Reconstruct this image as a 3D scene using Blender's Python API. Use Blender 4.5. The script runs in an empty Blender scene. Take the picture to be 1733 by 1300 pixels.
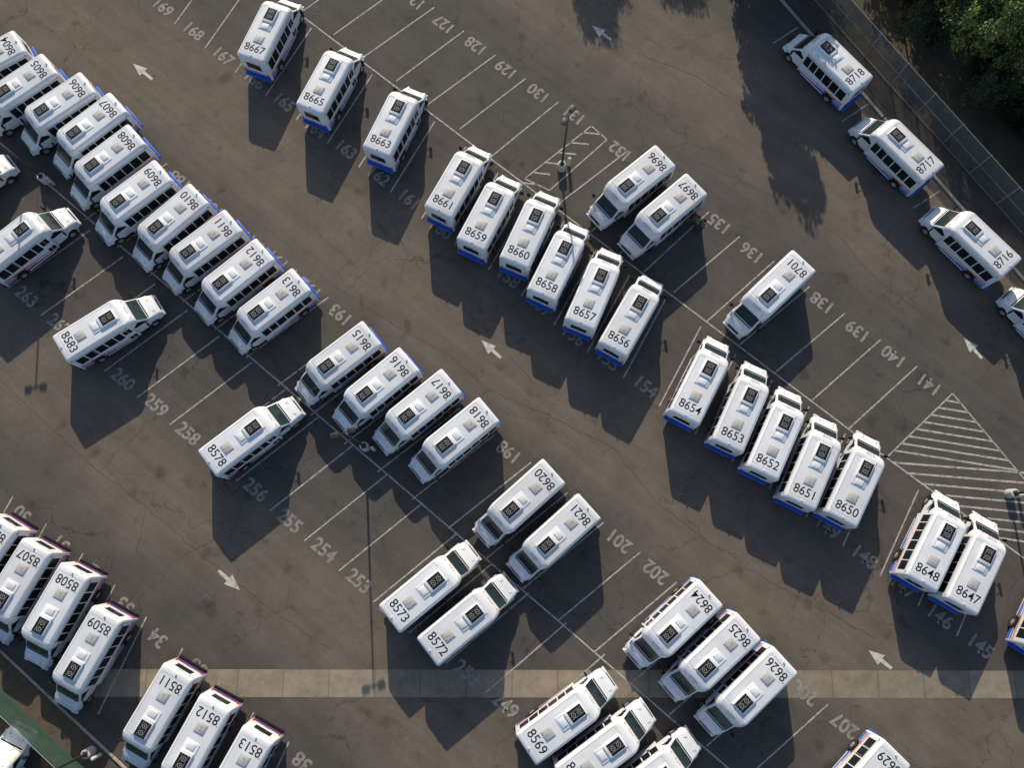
import bpy, bmesh, math, random
from mathutils import Vector, Matrix
random.seed(7)
D = bpy.data
scene = bpy.context.scene
COL = scene.collection

# ---------------- photogrammetric survey: reference pixel -> metres on a level plane ----------------
F = 1300.0; TILT = math.radians(11.3); H = 55.0
CT, ST = math.cos(TILT), math.sin(TILT)
def G(px, py, z=0.0):
    x = px - 866.5; y = py - 650.0
    dy = -y*CT + F*ST; dz = -y*ST - F*CT
    s = (z - H)/dz
    return Vector((x*s, dy*s, z))

# ---------------- materials ----------------
def mat(name, col, rough=0.6, metal=0.0, noise=None, noise_scale=5.0, spec=None, coat=0.0, vary=False):
    m = D.materials.new(name); m.use_nodes = True
    nt = m.node_tree; b = nt.nodes['Principled BSDF']
    b.inputs['Base Color'].default_value = (*col, 1)
    b.inputs['Roughness'].default_value = rough
    b.inputs['Metallic'].default_value = metal
    if spec is not None: b.inputs['Specular IOR Level'].default_value = spec
    if coat: b.inputs['Coat Weight'].default_value = coat
    if noise is not None:
        g = nt.nodes.new('ShaderNodeNewGeometry')
        n = nt.nodes.new('ShaderNodeTexNoise'); n.inputs['Scale'].default_value = noise_scale
        n.inputs['Detail'].default_value = 6; n.inputs['Roughness'].default_value = 0.65
        r = nt.nodes.new('ShaderNodeValToRGB')
        r.color_ramp.elements[0].position = 0.3; r.color_ramp.elements[1].position = 0.68
        r.color_ramp.elements[0].color = (*noise, 1); r.color_ramp.elements[1].color = (*col, 1)
        nt.links.new(g.outputs['Position'], n.inputs['Vector'])
        nt.links.new(n.outputs['Fac'], r.inputs['Fac'])
        if vary:
            oi = nt.nodes.new('ShaderNodeObjectInfo'); mr = nt.nodes.new('ShaderNodeMapRange')
            mr.inputs[3].default_value=.90; mr.inputs[4].default_value=1.03
            sc = nt.nodes.new('ShaderNodeVectorMath'); sc.operation='SCALE'
            nt.links.new(oi.outputs['Random'],mr.inputs[0]); nt.links.new(r.outputs['Color'],sc.inputs[0]); nt.links.new(mr.outputs[0],sc.inputs['Scale'])
            nt.links.new(sc.outputs[0], b.inputs['Base Color'])
        else: nt.links.new(r.outputs['Color'], b.inputs['Base Color'])
    return m

M_white = mat('white_paint', (0.76,0.80,0.85), 0.36, noise=(0.66,0.69,0.72), noise_scale=0.9, vary=True)
M_roof  = mat('roof_gelcoat', (0.77,0.81,0.86), 0.5, noise=(0.69,0.72,0.75), noise_scale=1.6, vary=True)
M_glass = mat('dark_glass', (0.012,0.016,0.02), 0.12, spec=.3)
M_wind  = mat('windshield_glass', (0.02,0.034,0.038), 0.12, spec=.3)
M_black = mat('black_plastic', (0.010,0.010,0.011), 0.7, spec=.2)
M_rub   = mat('tyre_rubber', (0.018,0.018,0.018), 0.85)
M_blue  = mat('blue_stripe', (0.02,0.12,0.55), 0.4)
M_orange= mat('orange_stripe', (0.75,0.2,0.04), 0.4)
M_purple= mat('purple_stripe', (0.12,0.05,0.2), 0.4)
M_red   = mat('red_stripe', (0.45,0.03,0.05), 0.4)
M_grey  = mat('grey_vent', (0.50,0.50,0.49), 0.6, noise=(0.40,0.40,0.39), noise_scale=6)
M_fan   = mat('fan_guard', (0.42,0.43,0.44), 0.5)
M_seam  = mat('seam_sealant', (0.42,0.43,0.44), 0.7)
M_chrome= mat('hub_metal', (0.6,0.6,0.6), 0.35, metal=0.7)
M_lampr = mat('tail_lamp', (0.5,0.01,0.01), 0.3)
M_lampa = mat('amber_lamp', (0.7,0.22,0.02), 0.3)
M_head  = mat('head_lamp', (0.6,0.62,0.65), 0.15)
M_num   = mat('number_vinyl', (0.012,0.012,0.014), 0.6, spec=.2)
M_conc  = mat('concrete', (0.42,0.40,0.36), 0.85, noise=(0.28,0.26,0.23), noise_scale=2.0)
M_footing = mat('painted_footing', (0.62,0.62,0.60), 0.8, noise=(0.42,0.41,0.39), noise_scale=3)
M_pole  = mat('bronze_pole', (0.03,0.028,0.025), 0.5)
M_bark  = mat('bark', (0.09,0.065,0.045), 0.9, noise=(0.05,0.035,0.025), noise_scale=6)
M_post  = mat('galvanised_steel', (0.28,0.29,0.30), 0.5, metal=0.3)

def leaf_mat(name, a, b_, c):
    m = D.materials.new(name); m.use_nodes = True
    nt = m.node_tree; b = nt.nodes['Principled BSDF']; b.inputs['Roughness'].default_value = 0.6
    g = nt.nodes.new('ShaderNodeNewGeometry')
    n = nt.nodes.new('ShaderNodeTexNoise'); n.inputs['Scale'].default_value = 0.9; n.inputs['Detail'].default_value = 5
    r = nt.nodes.new('ShaderNodeValToRGB')
    e = r.color_ramp.elements; e[0].position=.32; e[1].position=.7; e[0].color=(*a,1); e[1].color=(*c,1)
    k = e.new(.5); k.color=(*b_,1)
    nt.links.new(g.outputs['Position'], n.inputs['Vector']); nt.links.new(n.outputs['Fac'], r.inputs['Fac'])
    nt.links.new(r.outputs['Color'], b.inputs['Base Color'])
    return m
M_leaf = leaf_mat('foliage', (0.05,0.085,0.018), (0.11,0.17,0.03), (0.19,0.26,0.045))
M_leafd = leaf_mat('foliage_dark', (0.018,0.03,0.012), (0.035,0.055,0.02), (0.06,0.085,0.03))

def fabric(name, col, solid):
    m = D.materials.new(name); m.use_nodes = True
    nt = m.node_tree; b = nt.nodes['Principled BSDF']; out = nt.nodes['Material Output']
    b.inputs['Base Color'].default_value=(*col,1); b.inputs['Roughness'].default_value=.8
    t = nt.nodes.new('ShaderNodeBsdfTransparent'); mx = nt.nodes.new('ShaderNodeMixShader')
    g = nt.nodes.new('ShaderNodeNewGeometry'); n = nt.nodes.new('ShaderNodeTexNoise'); n.inputs['Scale'].default_value=1.2
    mr = nt.nodes.new('ShaderNodeMapRange'); mr.inputs['From Min'].default_value=.3; mr.inputs['From Max'].default_value=.7
    mr.inputs['To Min'].default_value=solid-.12; mr.inputs['To Max'].default_value=solid+.12
    nt.links.new(g.outputs['Position'], n.inputs['Vector']); nt.links.new(n.outputs['Fac'], mr.inputs['Value'])
    nt.links.new(mr.outputs['Result'], mx.inputs[0])
    nt.links.new(t.outputs[0], mx.inputs[1]); nt.links.new(b.outputs[0], mx.inputs[2]); nt.links.new(mx.outputs[0], out.inputs[0])
    return m
M_mesh = fabric('windscreen_mesh_grey', (0.07,0.095,0.105), .72)
M_meshg = fabric('windscreen_mesh_green', (0.035,0.075,0.055), .8)

# row geometry
ROW_DIR = (G(1435,725)-G(610,100)).normalized()
ROW_UP = Vector((-ROW_DIR.y, ROW_DIR.x, 0))   # toward upper right

# asphalt
def asphalt_material():
    m = D.materials.new('asphalt'); m.use_nodes = True
    nt = m.node_tree; N = nt.nodes; L = nt.links; b = N['Principled BSDF']
    b.inputs['Roughness'].default_value = 0.88; b.inputs['Specular IOR Level'].default_value = .25
    g = N.new('ShaderNodeNewGeometry'); P = g.outputs['Position']
    def noise(scale, det=4, rough=.6, vec=None):
        n = N.new('ShaderNodeTexNoise'); n.inputs['Scale'].default_value=scale; n.inputs['Detail'].default_value=det
        n.inputs['Roughness'].default_value=rough; L.new(vec or P, n.inputs['Vector']); return n
    def math_(op, a, b2=None, c=None):
        k = N.new('ShaderNodeMath'); k.operation=op
        for i,v in enumerate((a,b2,c)):
            if v is None: continue
            if isinstance(v,(int,float)): k.inputs[i].default_value=v
            else: L.new(v,k.inputs[i])
        return k.outputs[0]
    def mr(v, a, b2, c, d, smooth=False):
        k = N.new('ShaderNodeMapRange'); k.inputs[1].default_value=a; k.inputs[2].default_value=b2
        k.inputs[3].default_value=c; k.inputs[4].default_value=d
        if smooth: k.interpolation_type='SMOOTHSTEP'
        L.new(v,k.inputs[0]); return k.outputs[0]
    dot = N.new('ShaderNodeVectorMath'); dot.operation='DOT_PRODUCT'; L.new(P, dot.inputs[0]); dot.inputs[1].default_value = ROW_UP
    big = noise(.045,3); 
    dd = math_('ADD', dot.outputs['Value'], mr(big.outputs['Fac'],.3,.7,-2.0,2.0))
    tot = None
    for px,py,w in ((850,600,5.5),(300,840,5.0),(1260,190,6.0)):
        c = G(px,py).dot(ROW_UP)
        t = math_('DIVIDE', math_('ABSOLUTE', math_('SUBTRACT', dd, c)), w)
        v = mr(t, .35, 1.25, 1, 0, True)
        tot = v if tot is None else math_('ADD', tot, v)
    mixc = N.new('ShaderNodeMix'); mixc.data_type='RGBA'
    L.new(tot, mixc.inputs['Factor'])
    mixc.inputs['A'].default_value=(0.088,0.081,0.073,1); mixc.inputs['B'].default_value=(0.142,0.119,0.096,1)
    f = mr(noise(.35,6,.6).outputs['Fac'], .3,.7,.84,1.12)
    f = math_('MULTIPLY', f, mr(noise(2.2,5,.7).outputs['Fac'], .3,.7,.92,1.07))
    f = math_('MULTIPLY', f, mr(noise(14,3,.8).outputs['Fac'], .25,.75,.84,1.14))
    st = noise(.55,3,.5)
    f = math_('MULTIPLY', f, mr(st.outputs['Fac'], .60,.74,1.0,.68,True))
    mp = N.new('ShaderNodeMapping'); mp.inputs['Rotation'].default_value=(0,0,-math.atan2(ROW_DIR.y,ROW_DIR.x)); mp.vector_type='POINT'
    L.new(P, mp.inputs['Vector'])
    sc = N.new('ShaderNodeVectorMath'); sc.operation='MULTIPLY'; sc.inputs[1].default_value=(.05,1.1,1); L.new(mp.outputs[0], sc.inputs[0])
    f = math_('MULTIPLY', f, mr(noise(1,3,.6,sc.outputs[0]).outputs['Fac'], .3,.7,.90,1.09))
    wn = noise(.5,4,.6)
    va = N.new('ShaderNodeVectorMath'); va.operation='MULTIPLY_ADD'; L.new(wn.outputs['Color'], va.inputs[0]); va.inputs[1].default_value=(3.5,3.5,0); L.new(P, va.inputs[2])
    vo = N.new('ShaderNodeTexVoronoi'); vo.feature='DISTANCE_TO_EDGE'; vo.inputs['Scale'].default_value=.17; L.new(va.outputs[0], vo.inputs['Vector'])
    cr = mr(vo.outputs['Distance'], .002,.009,.0,1.0)
    mask = mr(noise(.12,2).outputs['Fac'], .42,.55,1.0,0.0,True)
    crk = math_('MAXIMUM', cr, mask)
    f = math_('MULTIPLY', f, mr(crk,0,1,.66,1.0))
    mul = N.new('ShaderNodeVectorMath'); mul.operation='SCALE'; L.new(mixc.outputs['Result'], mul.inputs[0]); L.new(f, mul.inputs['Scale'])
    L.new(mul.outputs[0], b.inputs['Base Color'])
    bp = N.new('ShaderNodeBump'); bp.inputs['Strength'].default_value=.35; bp.inputs['Distance'].default_value=.02
    L.new(noise(9,4,.8).outputs['Fac'], bp.inputs['Height']); L.new(bp.outputs[0], b.inputs['Normal'])
    return m
M_asph = asphalt_material()

def paint_material(name, bright, dark, lo, hi):
    m = D.materials.new(name); m.use_nodes=True; nt=m.node_tree; b=nt.nodes['Principled BSDF']; b.inputs['Roughness'].default_value=.8
    g = nt.nodes.new('ShaderNodeNewGeometry'); n=nt.nodes.new('ShaderNodeTexNoise'); n.inputs['Scale'].default_value=3.2; n.inputs['Detail'].default_value=8; n.inputs['Roughness'].default_value=.75
    r = nt.nodes.new('ShaderNodeValToRGB'); e=r.color_ramp.elements; e[0].position=lo; e[1].position=hi; e[0].color=(*dark,1); e[1].color=(*bright,1)
    nt.links.new(g.outputs['Position'],n.inputs['Vector']); nt.links.new(n.outputs['Fac'],r.inputs['Fac']); nt.links.new(r.outputs['Color'],b.inputs['Base Color'])
    return m
M_line = paint_material('worn_line_paint', (0.48,0.46,0.42), (0.17,0.155,0.14), .36,.56)
M_numg = paint_material('worn_number_paint', (0.34,0.32,0.29), (0.16,0.145,0.13), .38,.62)
M_arrow = paint_material('arrow_paint', (0.55,0.53,0.49), (0.2,0.19,0.17), .32,.5)
M_crack = mat('crack_sealant', (0.055,0.05,0.044), .8, noise=(0.085,0.075,0.064), noise_scale=1.5)

def gutter_material():
    m = D.materials.new('gutter_concrete'); m.use_nodes=True; nt=m.node_tree; N=nt.nodes; L=nt.links; b=N['Principled BSDF']; b.inputs['Roughness'].default_value=.9
    g=N.new('ShaderNodeNewGeometry'); n=N.new('ShaderNodeTexNoise'); n.inputs['Scale'].default_value=1.1; n.inputs['Detail'].default_value=8; n.inputs['Roughness'].default_value=.7
    L.new(g.outputs['Position'],n.inputs['Vector'])
    r=N.new('ShaderNodeValToRGB'); e=r.color_ramp.elements; e[0].position=.3; e[1].position=.7; e[0].color=(.19,.16,.12,1); e[1].color=(.32,.275,.21,1); L.new(n.outputs['Fac'],r.inputs['Fac'])
    sx=N.new('ShaderNodeSeparateXYZ'); L.new(g.outputs['Position'],sx.inputs[0])
    mo=N.new('ShaderNodeMath'); mo.operation='PINGPONG'; mo.inputs[1].default_value=1.55; L.new(sx.outputs[0],mo.inputs[0])
    mr=N.new('ShaderNodeMapRange'); mr.inputs[1].default_value=.015; mr.inputs[2].default_value=.05; mr.inputs[3].default_value=.62; mr.inputs[4].default_value=1; L.new(mo.outputs[0],mr.inputs[0])
    fl=N.new('ShaderNodeMath'); fl.operation='SNAP'; fl.inputs[1].default_value=3.1; L.new(sx.outputs[0],fl.inputs[0])
    wn=N.new('ShaderNodeTexWhiteNoise'); wn.noise_dimensions='1D'; L.new(fl.outputs[0],wn.inputs['W'])
    m2=N.new('ShaderNodeMapRange'); m2.inputs[3].default_value=.84; m2.inputs[4].default_value=1.1; L.new(wn.outputs['Value'],m2.inputs[0])
    mm=N.new('ShaderNodeMath'); mm.operation='MULTIPLY'; L.new(mr.outputs[0],mm.inputs[0]); L.new(m2.outputs[0],mm.inputs[1])
    sc=N.new('ShaderNodeVectorMath'); sc.operation='SCALE'; L.new(r.outputs['Color'],sc.inputs[0]); L.new(mm.outputs[0],sc.inputs['Scale'])
    L.new(sc.outputs[0],b.inputs['Base Color']); return m
M_gut = gutter_material()
M_soil = mat('soil', (0.10,0.075,0.05), 0.95, noise=(0.045,0.045,0.022), noise_scale=.8)
M_dirt = mat('dry_dirt', (0.13,0.10,0.07), 0.95, noise=(0.07,0.055,0.04), noise_scale=1.5)

# ---------------- mesh builder ----------------
class MB:
    def __init__(s): s.V=[]; s.Fc=[]; s.M=[]; s.mats=[]
    def mi(s,m):
        if m not in s.mats: s.mats.append(m)
        return s.mats.index(m)
    def raw(s, vs, fs, m):
        o=len(s.V); k=s.mi(m); s.V += [tuple(v) for v in vs]
        for f in fs: s.Fc.append(tuple(o+i for i in f)); s.M.append(k)
    def bm(s, b, m):
        b.verts.ensure_lookup_table(); b.verts.index_update()
        s.raw([v.co[:] for v in b.verts], [[v.index for v in f.verts] for f in b.faces], m); b.free()
    def box(s, c, sz, m, bev=0, rot=None):
        b=bmesh.new(); bmesh.ops.create_cube(b,size=1)
        for v in b.verts: v.co=Vector((v.co.x*sz[0],v.co.y*sz[1],v.co.z*sz[2]))
        if bev: bmesh.ops.bevel(b,geom=b.edges[:],offset=bev,segments=2,affect='EDGES',profile=.5)
        for v in b.verts:
            if rot: v.co = rot @ v.co
            v.co += Vector(c)
        s.bm(b,m)
    def cyl(s, p, q, r1, r2, m, n=16):
        p=Vector(p); q=Vector(q); b=bmesh.new()
        bmesh.ops.create_cone(b,cap_ends=True,segments=n,radius1=r1,radius2=r2,depth=(q-p).length)
        R=(q-p).to_track_quat('Z','Y').to_matrix()
        for v in b.verts: v.co = R@v.co+(p+q)/2
        s.bm(b,m)
    def quad(s, pts, m): s.raw(pts,[tuple(range(len(pts)))],m)
    def mesh(s, name, angle=35, smooth=True):
        me=D.meshes.new(name); me.from_pydata(s.V,[],s.Fc)
        for m in s.mats: me.materials.append(m)
        me.polygons.foreach_set('material_index', s.M)
        b=bmesh.new(); b.from_mesh(me)
        bmesh.ops.recalc_face_normals(b,faces=b.faces[:]); b.to_mesh(me); b.free()
        if smooth:
            me.polygons.foreach_set('use_smooth',[True]*len(me.polygons)); me.set_sharp_from_angle(angle=math.radians(angle))
        me.update(); return me
def obj(name, data, loc=(0,0,0), rz=0, parent=None):
    o=D.objects.new(name,data); COL.objects.link(o); o.location=loc; o.rotation_euler=(0,0,rz)
    if parent: o.parent=parent
    return o

# ---------------- shuttle bus ----------------
def profile(w, zb, zt, r, tumble=True):
    wt = w*0.965 if tumble else w*0.97
    zm = min(1.3, zt-r-0.05); n=5
    pts=[(-w,zb),(-w,max(zm,zb+.01))]
    for i in range(n+1):
        a=math.pi - i*(math.pi/2)/n
        pts.append((-wt+r+r*math.cos(a), zt-r+r*math.sin(a)))
    pts += [(-y,z) for y,z in reversed(pts)]
    return pts
def loft(mb, secs, m, cap0=True, cap1=True):
    vs=[]; k=None
    for x,w,zb,zt,r in secs:
        p=profile(w,zb,zt,r); k=len(p); vs += [(x,y,z) for y,z in p]
    fs=[]
    for i in range(len(secs)-1):
        for j in range(k):
            a=i*k+j; b=i*k+(j+1)%k
            fs.append((a,b,b+k,a+k))
    if cap0: fs.append(tuple(range(k)))
    if cap1: fs.append(tuple(range((len(secs)-1)*k,len(secs)*k))[::-1])
    mb.raw(vs,fs,m)
RZ=2.80
def side_y(z):   # outer wall y at height z for main body
    w=1.2
    if z<1.3: return w
    t=(z-1.3)/(RZ-.2-1.3); return w+(w*.965-w)*min(t,1)
def bus_mesh(name, c1, c2, hood):
    mb=MB()
    # main body
    loft(mb,[(-3.36,1.12,.55,RZ-.16,.16),(-3.32,1.17,.5,RZ-.07,.2),(-3.22,1.2,.48,RZ-.01,.2),(-3.0,1.2,.48,RZ,.2),(1.25,1.2,.48,RZ,.2),(1.38,1.19,.48,RZ-.01,.2)],M_white)
    # front cap above cab
    loft(mb,[(1.37,1.185,1.85,RZ-.012,.21),(1.58,1.15,1.9,RZ-.05,.26),(1.76,1.08,1.93,RZ-.17,.3),(1.9,.99,1.96,RZ-.36,.28),(1.98,.9,1.99,RZ-.56,.16)],M_white)
    hx=hood
    # cab
    loft(mb,[(1.2,1.02,.5,2.12,.22),(1.9,1.01,.5,2.1,.2),(2.62,1.0,.5,1.42,.14),(2.70,.99,.5,1.36,.14),(3.0+hx*.6,.95,.5,1.26,.2),(3.22+hx,.87,.48,1.12,.22),(3.34+hx,.78,.46,.94,.2),(3.38+hx,.72,.46,.8,.12)],M_white)
    for x in (-2.92,1.2): mb.box((x,0,RZ+.001),(.025,1.9,.006),M_seam)
    for y in (-.985,.985): mb.box((-.85,y,RZ-.004),(4.1,.03,.02),M_seam)
    # windscreen
    n=Vector((.68,0,.72)).normalized()*.014
    wp=[(1.95,-.82,2.053),(1.95,.82,2.053),(2.58,.86,1.458),(2.58,-.86,1.458)]
    mb.quad([Vector(p)+n for p in wp],M_wind)
    for y in (-.4,.35): mb.cyl(Vector((2.56,y,1.48))+n*1.5,Vector((2.3,y+.3,1.73))+n*1.5,.012,.012,M_black,6)
    mb.box((2.65,0,1.405),(.1,1.6,.03),M_black)
    # grille + headlights + bumper
    mb.box((3.39+hx,0,.85),(.03,1.0,.24),M_black,.01)
    mb.box((3.4+hx,0,.58),(.16,1.75,.2),M_white,.05)
    for y in (-.68,.68): mb.box((3.31+hx,y,.9),(.12,.26,.2),M_head,.04)
    for y in (-.5,.5): mb.box((2.95+hx*.6,y,1.275),(.55,.02,.02),M_seam)
    for s in (-1,1):
        y=s*1.024
        mb.quad([(1.5,y,1.42),(2.48,y,1.42),(2.02,s*1.006,1.9),(1.5,s*1.006,1.92)],M_glass)
        mb.box((1.45,s*1.0,1.3),(.015,.04,1.3),M_seam)
        mb.cyl((2.35,s*1.0,1.45),(2.42,s*1.28,1.5),.02,.02,M_black,6)
        mb.cyl((2.3,s*1.0,1.75),(2.42,s*1.28,1.72),.02,.02,M_black,6)
        mb.box((2.42,s*1.34,1.58),(.12,.22,.42),M_black,.03)
        for x,yy in ((2.52+hx*.5,.985),(-1.95,1.2)):
            pts=[(x+.5*math.cos(a),s*(yy+.016),.5+.45*math.sin(a)) for a in [i*math.pi/12 for i in range(13)]]
            mb.quad(pts,M_black)
            mb.cyl((x,s*(yy-.2),.39),(x,s*(yy+.035),.39),.39,.39,M_rub,24)
            mb.cyl((x,s*(yy+.03),.39),(x,s*(yy+.05),.39),.22,.17,M_chrome,16)
            mb.box((x,s*(yy+.02),.93),(1.05,.05,.05),M_white if yy<1.1 else M_black,.015)
        mb.box((-.2,s*1.17,.43),(2.4,.05,.14),M_white,.01)
        def sq(x0,z0,x1,z1,x2,z2,x3,z3,m,o):
            mb.quad([(x0,s*(side_y(z0)+o),z0),(x1,s*(side_y(z1)+o),z1),(x2,s*(side_y(z2)+o),z2),(x3,s*(side_y(z3)+o),z3)],m)
        sq(1.3,.5,-3.2,.5,-3.2,.76,1.3,.60,c1,.005)
        sq(.9,.75,-3.2,1.06,-3.2,1.22,.9,.8,c2,.005)
        sq(-.6,.70,-3.2,.84,-3.2,.98,-.6,.76,c1,.008)
        xs=[-3.02,-2.26,-1.50,-.74,.02,.62] if s<0 else [-3.02,-2.26,-1.50,-.74,.02,.66,1.28]
        for a,b in zip(xs[:-1],xs[1:]):
            z0,z1=1.38,2.3
            mb.quad([(a+.04,s*(side_y(z0)+.008),z0),(b-.04,s*(side_y(z0)+.008),z0),(b-.04,s*(side_y(z1)+.008),z1),(a+.04,s*(side_y(z1)+.008),z1)],M_glass)
            mb.box(((a+b)/2,s*(side_y(1.98)+.014),1.98),(b-a-.1,.012,.02),M_black)
        mb.box((-1.0,s*(side_y(2.45)+.012),2.42),(4.5,.03,.03),M_seam)
        for x in (-3.1,1.2): mb.box((x,s*1.17,2.52),(.1,.03,.05),M_lampa if x>0 else M_lampr)
        for x in (-3.365,): 
            for k,z in enumerate((1.0,1.18)): mb.box((x,s*1.0,z),(.04,.14,.14),M_lampr if k==0 else M_lampa,.01)
            mb.box((x+.03,s*.75,2.5),(.05,.1,.06),M_lampr)
    for a,b in ((.70,.97),(1.0,1.27)):
        mb.quad([(a,-1.208,.68),(b,-1.208,.68),(b,-(side_y(2.2)+.008),2.2),(a,-(side_y(2.2)+.008),2.2)],M_glass)
    for x in (-2.95,-2.3,-1.62): mb.box((x,-1.203,1.4),(.02,.02,1.7),M_seam)
    mb.quad([(-3.37,-.62,1.45),(-3.37,.62,1.45),(-3.37,.6,2.15),(-3.37,-.6,2.15)],M_glass)
    mb.quad([(-3.372,-1.1,.58),(-3.372,1.1,.58),(-3.372,1.1,.95),(-3.372,-1.1,.95)],c1)
    mb.quad([(-3.372,-1.05,.97),(-3.372,1.08,1.02),(-3.372,1.08,1.09),(-3.372,-1.05,1.0)],c2)
    mb.box((-3.46,0,.52),(.18,2.2,.2),c1 if c1 is M_blue else M_black,.04)
    for z in (1.15,2.3): mb.box((-3.375,0,z),(.03,.4,.05),M_seam)
    # AC condenser: shroud, black coil panel with two fans in line
    mb.box((.22,0,RZ+.02),(1.95,.98,.05),M_roof,.02)
    mb.box((.50,0,RZ+.09),(1.25,.90,.16),M_roof,.06)
    AZT=RZ+.17
    mb.box((.58,0,AZT+.003),(1.0,.76,.012),M_black,.003)
    for x in (.36,.80):
        n=24; ro,ri=.15,.125; vs=[];fs=[]
        for i in range(n):
            a=2*math.pi*i/n
            vs += [(x+ro*math.cos(a),ro*math.sin(a),AZT+.018),(x+ri*math.cos(a),ri*math.sin(a),AZT+.018)]
        for i in range(n): a=2*i; c=(2*i+2)%(2*n); fs.append((a,c,c+1,a+1))
        mb.raw(vs,fs,M_fan)
        mb.cyl((x,0,AZT+.005),(x,0,AZT+.025),.035,.03,M_fan,10)
    for y in (-.20,.20): mb.box((.58,y,AZT+.012),(.92,.012,.010),M_fan)
    mb.box((-.45,0,RZ+.06),(.42,.55,.07),M_roof,.025)
    # roof hatch
    mb.box((-1.62,0,RZ+.018),(.72,.72,.035),M_grey,.015)
    mb.box((-1.62,0,RZ+.045),(.6,.6,.035),M_grey,.015)
    mb.box((-1.62,0,RZ+.068),(.3,.04,.012),M_seam); mb.box((-1.75,.0,RZ+.068),(.04,.2,.012),M_seam)
    mb.cyl((-3.12,0,RZ),(-3.12,0,RZ+.1),.07,.05,M_head,12)
    mb.cyl((-2.2,.8,RZ),(-2.2,.8,RZ+.05),.05,.03,M_grey,10)
    mb.cyl((1.25,-.5,RZ),(1.2,-.5,RZ+.3),.012,.006,M_black,6)
    for y in (-.7,-.2,0,.2,.7): mb.box((1.84,y,RZ-.265),(.06,.1,.04),M_lampa)
    mb.box((0,0,.42),(6.2,1.5,.25),M_black)
    return mb.mesh(name)
ME_A = bus_mesh('shuttle_bus_body', M_blue, M_orange, 0.0)
ME_B = bus_mesh('shuttle_bus_body_long', M_purple, M_red, 0.2)

def text(name, s, size, m, loc, rot, parent=None, off=0.0, sx=1.0):
    c=D.curves.new(name,'FONT'); c.body=s; c.size=size; c.align_x='CENTER'; c.align_y='CENTER'; c.offset=off
    c.materials.append(m); c.resolution_u=4
    o=D.objects.new(name,c); COL.objects.link(o); o.location=loc; o.rotation_euler=rot; o.scale=(sx,1,1)
    if parent: o.parent=parent
    return o
def bus(num, rx, ry, nx, ny, kind='A'):
    hx = .2 if kind=='B' else 0
    R=G(rx,ry,RZ-.05); N=G(nx,ny,.9); d=(N-R); d.z=0; d.normalize()
    c=(R+N)/2; c.z=0; c -= d*((3.38+hx-3.34)/2)
    o=obj('shuttle_bus', ME_B if kind=='B' else ME_A, c, math.atan2(d.y,d.x)+random.uniform(-.006,.006))
    text('fleet_number', num, .88, M_num, (-2.48,0,RZ+.006), (0,0,-math.pi/2), o, .004, .93)
    if num[:2] in('86','87'):
        for s in (1,-1):
            t=text('side_lettering','ACCESS',.26,M_blue,(.75,s*(side_y(2.52)-.0+.012),2.36),(math.radians(90),0,0 if s<0 else math.pi),o)
            t.rotation_euler=(math.radians(88),0,math.pi if s>0 else 0)
        t=text('cap_lettering','ACCESS',.2,M_blue,(1.69,0,RZ-.10),(0,0,0),o)
        t.rotation_euler=(Matrix.Rotation(math.radians(32),3,'Y')@Matrix.Rotation(math.radians(90),3,'Z')).to_euler()
    return o
A=[('8667',424,97,495,5),('8665',524,183,598,88),('8663',637,255,705,155),('8661',742,358,815,255),('8659',797,413,865,305),
('8660',870,445,930,330),('8658',918,498,978,385),('8657',982,548,1035,428),('8656',1038,592,1105,473),('8654',1160,705,1215,580),
('8653',1232,756,1280,620),('8652',1292,800,1337,665),('8651',1355,850,1397,713),('8650',1425,878,1470,742),('8648',1562,985,1603,845),
('8647',1630,1025,1668,880),('8646',1768,1105,1803,958),
('8718',1459,142,1343,68),('8717',1577,290,1457,212),('8716',1711,452,1575,362),('8715',1850,600,1708,500),
('8696',1124,264,1010,370),('8697',1178,312,1062,420),('8701',1360,442,1243,555),
('8604',32,68,-75,165),('8605',80,108,-15,212),('8606',148,138,45,245),('8607',200,172,100,285),('8608',232,225,128,340),('8609',275,288,172,398),
('8610',335,328,237,442),('8611',395,372,285,482),('8612',450,420,338,535),('8613',512,470,395,585),('8615',628,563,512,670),
('8616',692,607,575,718),('8617',762,646,645,752),('8618',826,694,706,800),('8620',937,798,815,910),('8621',997,858,873,968),
('8624',1203,1004,1072,1115),('8625',1268,1060,1132,1172),('8626',1330,1118,1193,1230),('8629',1518,1276,1383,1392)]
B=[('8583',102,590,264,515),('8578',352,783,500,688),('8573',662,1046,797,935),('8572',725,1103,862,988),('8569',893,1268,1030,1152),
('8568',955,1328,1098,1202),('8567',1035,1378,1175,1250),('8586',-38,450,122,362),('8588',-145,345,15,275),
('8506',5,885,-70,1035),('8507',62,923,-8,1082),('8508',125,968,60,1122),('8509',180,1040,110,1197),('8511',300,1140,225,1292),
('8512',363,1193,290,1347),('8513',435,1247,358,1400),('8590',-75,1400,25,1262)]
for a in A: bus(*a)
for a in B: bus(*a,'B')

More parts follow.
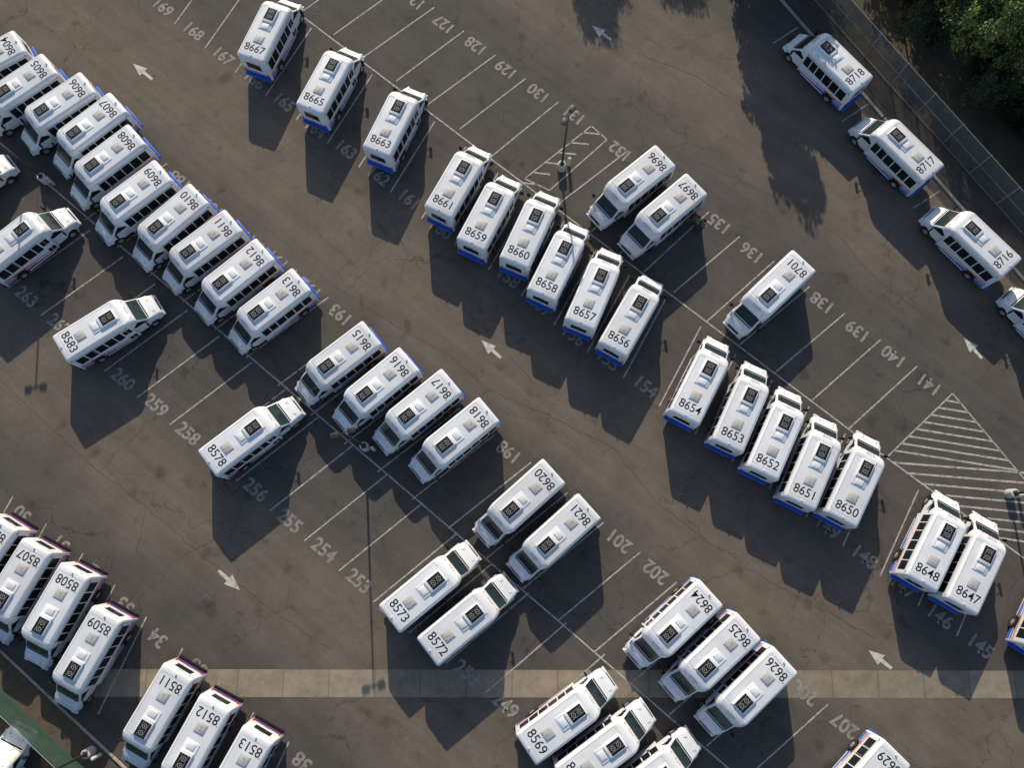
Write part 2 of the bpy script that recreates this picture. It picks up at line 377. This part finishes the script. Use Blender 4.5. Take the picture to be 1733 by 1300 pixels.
# ---------------- ground sheets ----------------
def sheet(name, pts, z, m):
    mb=MB(); mb.quad([(p.x,p.y,z) for p in pts],m); return obj(name,mb.mesh(name,smooth=False))
S=700
sheet('ground',[Vector((-S,-S,0)),Vector((S,-S,0)),Vector((S,S,0)),Vector((-S,S,0))],0,M_soil)
K1=G(1322,0); K2=G(1733,475); KD=(K2-K1).normalized()
L1=G(0,1100); L2=G(215,1303); LD=(L2-L1).normalized()
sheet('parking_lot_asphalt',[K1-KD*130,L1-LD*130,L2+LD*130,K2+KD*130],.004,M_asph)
sheet('concrete_gutter',[G(168,1133),G(120,1180),G(2300,1183),G(2300,1137)],.008,M_gut)
FP=G(1378,0); FQ=G(1733,400); FD=(FQ-FP).normalized()
sheet('verge_pavement',[K1-KD*130,K2+KD*130,FQ+FD*130,FP-FD*130],.005,mat('verge_paving',(0.08,0.075,0.067),.9,noise=(0.05,0.046,0.04),noise_scale=1.2))

def kerb(name,p,q,w=.16,h=.13):
    mb=MB(); d=(q-p).normalized(); L=(q-p).length; n=int(L/3); seg=L/n
    for i in range(n):
        c=p+d*(seg*(i+.5)); mb.box((c.x,c.y,h/2),(seg-.02,w,h),M_conc,.02,Matrix.Rotation(math.atan2(d.y,d.x),3,'Z'))
    return obj(name,mb.mesh(name))
kerb('kerb',K1-KD*40,K2+KD*40,.22)
kerb('kerb',L1-LD*20,L2+LD*8)

# long paving cracks
ck=MB(); rc=random.Random(5)
def crack(pts,w=.035):
    P=[]
    for (a,b) in zip(pts[:-1],pts[1:]):
        p=G(*a); q=G(*b); n=max(2,int((q-p).length/.45)); dd=(q-p).normalized(); nn=Vector((-dd.y,dd.x,0))
        for i in range(n): P.append(p.lerp(q,i/n)+nn*rc.uniform(-.10,.10))
    P.append(G(*pts[-1])); L=[];R=[]
    for i,p in enumerate(P):
        a=P[max(i-1,0)]; b=P[min(i+1,len(P)-1)]; t=(b-a).normalized(); n=Vector((-t.y,t.x,0))*w*rc.uniform(.25,.7)
        L.append((p.x+n.x,p.y+n.y,.010)); R.append((p.x-n.x,p.y-n.y,.010))
    k=len(P); ck.raw(L+R,[(i,i+1,k+i+1,k+i) for i in range(k-1)],M_crack)
for c in ([(1075,205),(1150,258),(1240,300),(1340,345),(1420,400),(1480,470),(1600,560),(1733,640)],
 [(300,215),(360,330),(470,400),(560,480),(660,545),(760,600),(830,660),(920,700),(1040,760),(1110,850),(1200,920)],
 [(640,330),(690,430),(670,500)],[(690,430),(760,470)],[(860,600),(905,650),(890,720)],[(0,640),(80,720),(160,790),(250,860),(330,930),(430,1010),(560,1100)],
 [(250,860),(230,930),(280,1010)],[(1150,1000),(1260,960),(1350,1010),(1480,1080)],[(1000,20),(1080,90),(1180,130),(1290,200)],[(520,250),(600,330),(640,430)],[(1180,130),(1165,60)],
 [(330,930),(400,900)],[(830,660),(780,700)],[(1350,1010),(1330,1090)]): crack(c)
obj('pavement_cracks',ck.mesh('cracks',smooth=False))

# painted markings
mk=MB(); ZP=.013
def line(p,q,w=.10,m=None,z=ZP):
    d=(q-p).normalized(); n=Vector((-d.y,d.x,0))*w/2
    mk.quad([(v.x,v.y,z) for v in (p-n,q-n,q+n,p+n)], m or M_line)
def pl(*c, w=.10):
    for a,b in zip(c[:-1],c[1:]): line(G(*a),G(*b),w)
def spine(p,q): line(G(*p),G(*q),.11,None,ZP+.004)
spine((505,22),(1500,775)); spine((1500,775),(1760,965))
spine((-60,190),(940,1047)); spine((940,1047),(1260,1325))
for a,b in (((565,58),(650,-3)),((617,95),(735,12)),((670,137),(785,52)),((722,178),(838,93)),((778,218),(890,132)),((835,262),(945,172)),
 ((888,302),(1002,212)),((945,345),(1062,255)),((1000,392),(1115,295)),((1048,430),(1160,330)),((1090,460),(1200,358)),((1140,495),(1252,400)),((1195,545),(1310,442)),
 ((1250,585),(1370,485)),((1310,632),(1430,530)),((1375,677),(1490,575)),((1435,727),(1552,620)),((1500,775),(1612,666))): pl(a,b)
for i in range(1,4): pl((565-52*i,58-40*i),(650-50*i,-3-42*i))
low=[(275,12),(327,53),(377,95),(430,135),(480,173),(533,218),(585,253),(640,298),(692,338),(745,388),(803,430),(860,470),(915,518),(970,568),(1028,610),(1092,655),(1150,705),(1212,752),(1275,798),(1338,845),(1400,893),(1462,943),(1527,993),(1590,1045),(1658,1095)]
lown=['169','168','167','166','165','164','163','162','161','160','159','158','157','156','155','154','153','152','151','150','149','148','147','146','145']
vec=G(735,205)-G(660,325)
for a,b in zip(low[:-1],low[1:]):
    p=G((a[0]+b[0])/2-5,(a[1]+b[1])/2+7); line(p,p+vec)
up2=[(250,262),(305,305),(360,352),(415,398),(470,440),(525,488),(577,532),(632,580),(690,628),(745,675),(803,720),(862,765),(925,815),(985,868),(1048,915),(1110,968),(1170,1018),(1235,1070),(1300,1120),(1362,1172),(1430,1228),(1495,1282)]
up2n=[str(187+i) for i in range(len(up2))]
vec2=G(945,1052)-G(1085,935)
for a,b in zip(up2[:-1],up2[1:]):
    p=G((a[0]+b[0])/2+5,(a[1]+b[1])/2-7); line(p,p+vec2)
lo2=[(-10,457),(45,503),(100,550),(155,597),(208,643),(264,687),(318,735),(375,783),(432,830),(490,883),(548,932),(607,985),(665,1038),(727,1090),(790,1140),(855,1195),(920,1250)]
lo2n=[str(264-i) for i in range(len(lo2))]
vec3=G(655,803)-G(515,915)
for a,b in zip(lo2[:-1],lo2[1:]):
    p=G((a[0]+b[0])/2-4,(a[1]+b[1])/2+8); line(p,p+vec3)
ll=[(38,870),(103,920),(162,970),(212,1025),(268,1080),(335,1130),(393,1190),(450,1238),(512,1290)]
lln=[str(30+i) for i in range(9)]
vec4=G(170,1210)-G(252,1045)
for a,b in zip(ll[:-1],ll[1:]):
    p=G((a[0]+b[0])/2+8,(a[1]+b[1])/2-8); line(p,p+vec4)
line(G(22,840),G(22,840)+vec4)
for a,b in (((1308,73),(1350,46)),((1425,205),(1475,172)),((1545,352),(1592,322)),((1690,520),(1733,492)),((1240,-20),(1290,-50))): pl(a,b)
apex=(1612,666); le=(1500,775); re=(1745,825)
pl(apex,re)
for i in range(1,9):
    t=i/9
    a=(apex[0]+(le[0]-apex[0])*t+2, apex[1]+(le[1]-apex[1])*t); b=(apex[0]+(1733-apex[0])*t, apex[1]+(812-apex[1])*t)
    pl(a,b,w=.14)
for i in range(0,8):
    a=(1510+24*i,783+18*i); pl(a,(1790,a[1]+22-i*0.8),w=.14)
pl((1000,212),(1027,236),(930,322)); pl((888,302),(930,322))
for i in range(6):
    a=(985-20*i,224+17*i); pl((a[0],a[1]),(a[0]+34-2*i,a[1]+3),w=.12)
def arrow(t,h):
    p=G(*t); q=G(*h); d=(q-p).normalized(); n=Vector((-d.y,d.x,0)); L=(q-p).length; k=p+d*(L*.45)
    pts=[p-n*.11,k-n*.13,k-n*.42,q,k+n*.42,k+n*.13,p+n*.11]
    o=[(v.x,v.y,ZP) for v in pts]
    mk.raw(o,[(0,1,5,6),(2,3,4),],M_arrow)
for t,h in (((258,134),(225,107)),((1034,67),(1002,43)),((848,606),(815,576)),((1662,607),(1631,572)),((1509,1132),(1470,1101)),((370,966),(406,999))): arrow(t,h)
MK=obj('parking_lot_markings',mk.mesh('markings',smooth=False))
ang=math.atan2(ROW_UP.y,ROW_UP.x)-math.pi/2
def gnum(s,p,flip): 
    v=G(*p); text('stall_number_'+s,s,1.32,M_numg,(v.x,v.y,ZP+.004),(0,0,ang+(math.pi if flip else 0)),MK,.035,.95)
for s,p in zip(lown,low): gnum(s,p,False)
for s,p in zip(up2n,up2): gnum(s,p,True)
for s,p in zip(lo2n,lo2): gnum(s,p,False)
for s,p in zip(lln,ll): gnum(s,p,True)
for s,p in (('126',(702,0)),('127',(752,40)),('128',(806,77)),('129',(857,117)),('130',(912,157)),('131',(972,194)),('132',(1050,255)),('133',(1112,300)),('134',(1165,338)),('135',(1218,378)),('136',(1273,427)),('137',(1330,470)),('138',(1392,512)),('139',(1452,560)),('140',(1513,603)),('141',(1573,650))): gnum(s,p,True)

p=G(351,1018); mb=MB(); R=Matrix.Rotation(ang,3,'Z'); mb.box((p.x,p.y,.012),(.75,.6,.012),mat('cast_iron',(0.09,0.085,0.08),.7),.003,R)
for i in range(5): 
    c=R@Vector((-.26+.13*i,0,0)); mb.box((p.x+c.x,p.y+c.y,.021),(.03,.5,.006),M_black,0,R)
obj('drain_cover',mb.mesh('drain_cover'))

# ---------------- lamps ----------------
def lamp(px,py,rot,h=7.7):
    p=G(px,py); e=D.objects.new('street_lamp',None); COL.objects.link(e); e.location=p; e.rotation_euler=(0,0,rot)
    mb=MB(); mb.cyl((0,0,0),(0,0,.75),.33,.31,M_footing,24); mb.cyl((0,0,.75),(0,0,.79),.31,.26,M_footing,24)
    mb.cyl((.55,-.35,0),(.55,-.35,1.0),.13,.13,M_footing,16); mb.cyl((.55,-.35,1.0),(.55,-.35,1.06),.13,.06,M_footing,16)
    obj('footing',mb.mesh('footing'),parent=e)
    mb=MB(); mb.box((0,0,.81),(.34,.34,.05),M_pole,.01); mb.cyl((0,0,.8),(0,0,h),.09,.06,M_pole,12)
    mb.box((0,0,h-.1),(.8,.07,.07),M_pole); obj('pole',mb.mesh('pole'),parent=e)
    for s in (-1,1):
        mb=MB(); mb.box((s*.55,0,h-.05),(.5,.36,.16),M_pole,.03); mb.box((s*.55,0,h-.14),(.4,.28,.02),M_head); obj('lamp_head',mb.mesh('head'),parent=e)
lamp(950,285,math.radians(60)); lamp(619,757,.3); lamp(79,306,.2); lamp(1707,836,.3); lamp(155,1272,.2); lamp(300,-330,.2)

# ---------------- fences ----------------
def fence(name,p,q,h,m,step=3.0):
    e=D.objects.new(name,None); COL.objects.link(e); d=(q-p).normalized(); L=(q-p).length; n=int(L/step)
    mb=MB()
    for i in range(n+1):
        c=p+d*(i*L/n); mb.cyl((c.x,c.y,0),(c.x,c.y,h+.05),.045,.045,M_post,8)
    for z in (h,.12,h*.5): 
        a=p.copy();b=q.copy();a.z=b.z=z; mb.cyl(a,b,.025,.025,M_post,6)
    obj('posts_and_rails',mb.mesh('rails'),parent=e)
    mb=MB(); nn=Vector((-d.y,d.x,0))*.05; a=p+nn; b=q+nn
    mb.quad([(a.x,a.y,.05),(b.x,b.y,.05),(b.x,b.y,h-.03),(a.x,a.y,h-.03)],m); obj('fabric',mb.mesh('fabric',smooth=False),parent=e)
fence('chain_link_fence',FP-FD*40,FQ+FD*40,2.9,M_mesh)
g1=G(-60,1108); g2=G(165,1322)
fence('chain_link_fence',g1-LD*4,g2+LD*8,2.2,M_meshg)
sheet('planting_strip',[L1-LD*10,L2+LD*10,g2+LD*10,g1-LD*4],.006,M_dirt)

# ---------------- trees ----------------
def tree_mesh(name,seed,h,r,leaf,size=.24,nc=46,nl=95,low=.35):
    rnd=random.Random(seed); mb=MB()
    t0=Vector((0,0,-.05)); t1=Vector((rnd.uniform(-.2,.2),rnd.uniform(-.2,.2),h*.38)); t2=t1+Vector((rnd.uniform(-.3,.3),rnd.uniform(-.3,.3),h*.3))
    mb.cyl(t0,t1,.03*h,.022*h,M_bark,10); mb.cyl(t1,t2,.022*h,.01*h,M_bark,8)
    cl=[]
    for i in range(nc):
        a=rnd.uniform(0,6.283); zz=rnd.random(); rr=r*(1-abs(zz-.4)*.9)*math.sqrt(rnd.uniform(.12,1))*rnd.uniform(.75,1.15)
        cl.append(Vector((rr*math.cos(a),rr*math.sin(a),h*low+zz*(h*(1-low))*rnd.uniform(.85,1.0))))
    for c in cl[::3]:
        s=t1.lerp(t2,rnd.random()); mb.cyl(s,c,.009*h,.003*h,M_bark,5)
    vs=[];fs=[]
    for c in cl:
        cr=r*rnd.uniform(.16,.33)
        for j in range(nl):
            d=Vector((rnd.gauss(0,1),rnd.gauss(0,1),rnd.gauss(0,.8))); d=d.normalized()*cr*(rnd.random()**.45)
            p=c+d; u=Vector((rnd.gauss(0,1),rnd.gauss(0,1),rnd.gauss(0,1))).normalized(); w=u.orthogonal().normalized(); s=size*rnd.uniform(.5,1.2)
            o=len(vs); vs+=[p-u*s*.5,p+w*s*.28,p+u*s*.5,p-w*s*.28]; fs.append((o,o+1,o+2,o+3))
    mb.raw(vs,fs,leaf)
    me=D.meshes.new(name); me.from_pydata(mb.V,[],mb.Fc)
    for m in mb.mats: me.materials.append(m)
    me.polygons.foreach_set('material_index',mb.M); me.update(); return me
T=[tree_mesh('crown_a',1,6,2.9,M_leaf),tree_mesh('crown_b',2,7,3.0,M_leafd),tree_mesh('crown_c',3,5,2.6,M_leafd,nc=40)]
BU=tree_mesh('bush',4,1.8,1.3,M_leafd,.18,26,70,.1)
TT=tree_mesh('tall_crown',5,9.5,3.2,M_leaf,.36,80,190,.3)
rnd=random.Random(11)
def put(name,me,px,py,s=1):
    o=obj(name,me,G(px,py),rnd.uniform(0,6.28)); o.scale=(s*rnd.uniform(.9,1.1),s*rnd.uniform(.9,1.1),s); return o
for px,py,k,s in ((1560,-10,1,.8),(1590,10,0,1.15),(1600,70,1,.7),(1620,90,0,1.15),(1660,60,0,1.2),(1690,130,2,.9),(1700,150,0,1.0),(1560,-130,1,1),(1680,-130,0,1.1),
 (1780,80,1,1.1),(1730,220,2,.9),(1790,190,0,1),(1830,270,1,1),(1480,-90,2,.8),(1850,120,0,1.2),(1800,-40,1,1.1),(1770,290,2,.8),(1530,60,2,.6),(1640,180,2,.6)):
    put('tree',T[k],px,py,s)
for i in range(26):
    t=rnd.random(); px=1480+360*t+rnd.uniform(0,50); py=-20+400*t-rnd.uniform(0,60)
    put('bush',BU,px,py,rnd.uniform(.7,1.3))
for px,py,s in ((1296,-66,1.05),(985,-275,.95),(1120,-325,.95),(1272,-150,1.0),(1325,-235,1.0)): put('tree',TT,px,py,s)

# ---------------- two yard workers ----------------
def worker(px,py,rz,mirror=1):
    e=D.objects.new('person',None); COL.objects.link(e); e.location=G(px,py); e.rotation_euler=(0,0,rz)
    m=D.materials.new('work_clothes'); m.use_nodes=True; nt=m.node_tree; b=nt.nodes['Principled BSDF']; b.inputs['Roughness'].default_value=.8
    tc=nt.nodes.new('ShaderNodeTexCoord'); sx=nt.nodes.new('ShaderNodeSeparateXYZ'); r=nt.nodes.new('ShaderNodeValToRGB'); dv=nt.nodes.new('ShaderNodeMath'); dv.operation='DIVIDE'; dv.inputs[1].default_value=2
    nt.links.new(tc.outputs['Object'],sx.inputs[0]); nt.links.new(sx.outputs[2],dv.inputs[0]); nt.links.new(dv.outputs[0],r.inputs[0]); nt.links.new(r.outputs[0],b.inputs['Base Color'])
    cr=r.color_ramp; cr.interpolation='CONSTANT'; cr.elements[0].position=0; cr.elements[0].color=(.02,.02,.02,1); cr.elements[1].position=.05; cr.elements[1].color=(.02,.03,.06,1)
    for p,c in ((.47,(.20,.24,.08,1)),(.745,(.4,.22,.15,1))): q=cr.elements.new(p); q.color=c
    V=[(0,0,.95),(0,0,1.15),(0,0,1.38),(0,0,1.5),(0.02,0,1.62),(0.02,0,1.72),
       (0,.1,.9),(.06*mirror,.12,.5),(0,.12,.08),(.16,.13,.04),(0,-.1,.9),(-.05*mirror,-.12,.5),(-.04,-.12,.08),(.12,-.13,.04),
       (0,.2,1.4),(-.03,.26,1.13),(.12,.24,.93),(.2,.23,.88),(0,-.2,1.4),(.0,-.27,1.13),(.2,-.18,1.02),(.29,-.15,1.0)]
    E=[(0,1),(1,2),(2,3),(3,4),(4,5),(0,6),(6,7),(7,8),(8,9),(0,10),(10,11),(11,12),(12,13),(2,14),(14,15),(15,16),(16,17),(2,18),(18,19),(19,20),(20,21)]
    Rr=[.15,.14,.16,.06,.1,.08,.1,.065,.05,.045,.1,.065,.05,.045,.075,.05,.037,.035,.075,.05,.037,.035]
    me=D.meshes.new('figure'); me.from_pydata(V,E,[]); o=D.objects.new('body',me); COL.objects.link(o); o.parent=e
    o.modifiers.new('skin','SKIN'); o.modifiers.new('sub','SUBSURF').render_levels=2
    for i,sv in enumerate(me.skin_vertices[0].data): sv.radius=(Rr[i],Rr[i]*(1.2 if i in(0,1,2) else 1)); sv.use_root=(i==0)
    me.materials.append(m)
    b=bmesh.new(); bmesh.ops.create_uvsphere(b,u_segments=14,v_segments=8,radius=.115); mb=MB(); mb.bm(b,mat('dark_hair',(.02,.015,.01),.8)); h=obj('hair',mb.mesh('hair'),(0.0,0,1.72),parent=e); h.scale=(1,.9,.75)
worker(1174,383,math.radians(200)); worker(1184,389,math.radians(20),-1)

# ---------------- light ----------------
EL=math.radians(25); AZ=math.radians(4)
Ld=Vector((math.sin(AZ)*math.cos(EL),-math.cos(AZ)*math.cos(EL),-math.sin(EL)))
sl=D.lights.new('sun','SUN'); sl.energy=5.0; sl.angle=math.radians(.5); sl.color=(1.0,.87,.69)
so=D.objects.new('sun',sl); COL.objects.link(so); so.rotation_euler=Ld.to_track_quat('-Z','Y').to_euler(); so.location=(0,40,60)
w=D.worlds.new('World'); scene.world=w; w.use_nodes=True; nt=w.node_tree
sk=nt.nodes.new('ShaderNodeTexSky'); sk.sky_type='NISHITA'; sk.sun_disc=False; sk.sun_elevation=EL; sk.sun_rotation=-AZ
bg=nt.nodes['Background']; bg.inputs['Strength'].default_value=.13; nt.links.new(sk.outputs[0],bg.inputs['Color'])
scene.view_settings.view_transform='Standard'; scene.view_settings.look='None'; scene.view_settings.exposure=0

cam=D.cameras.new('camera'); co=D.objects.new('camera',cam); COL.objects.link(co); co.location=(0,0,H); co.rotation_euler=(TILT,0,0)
cam.sensor_width=36; cam.lens=F/1733*36; cam.clip_end=3000; scene.camera=co
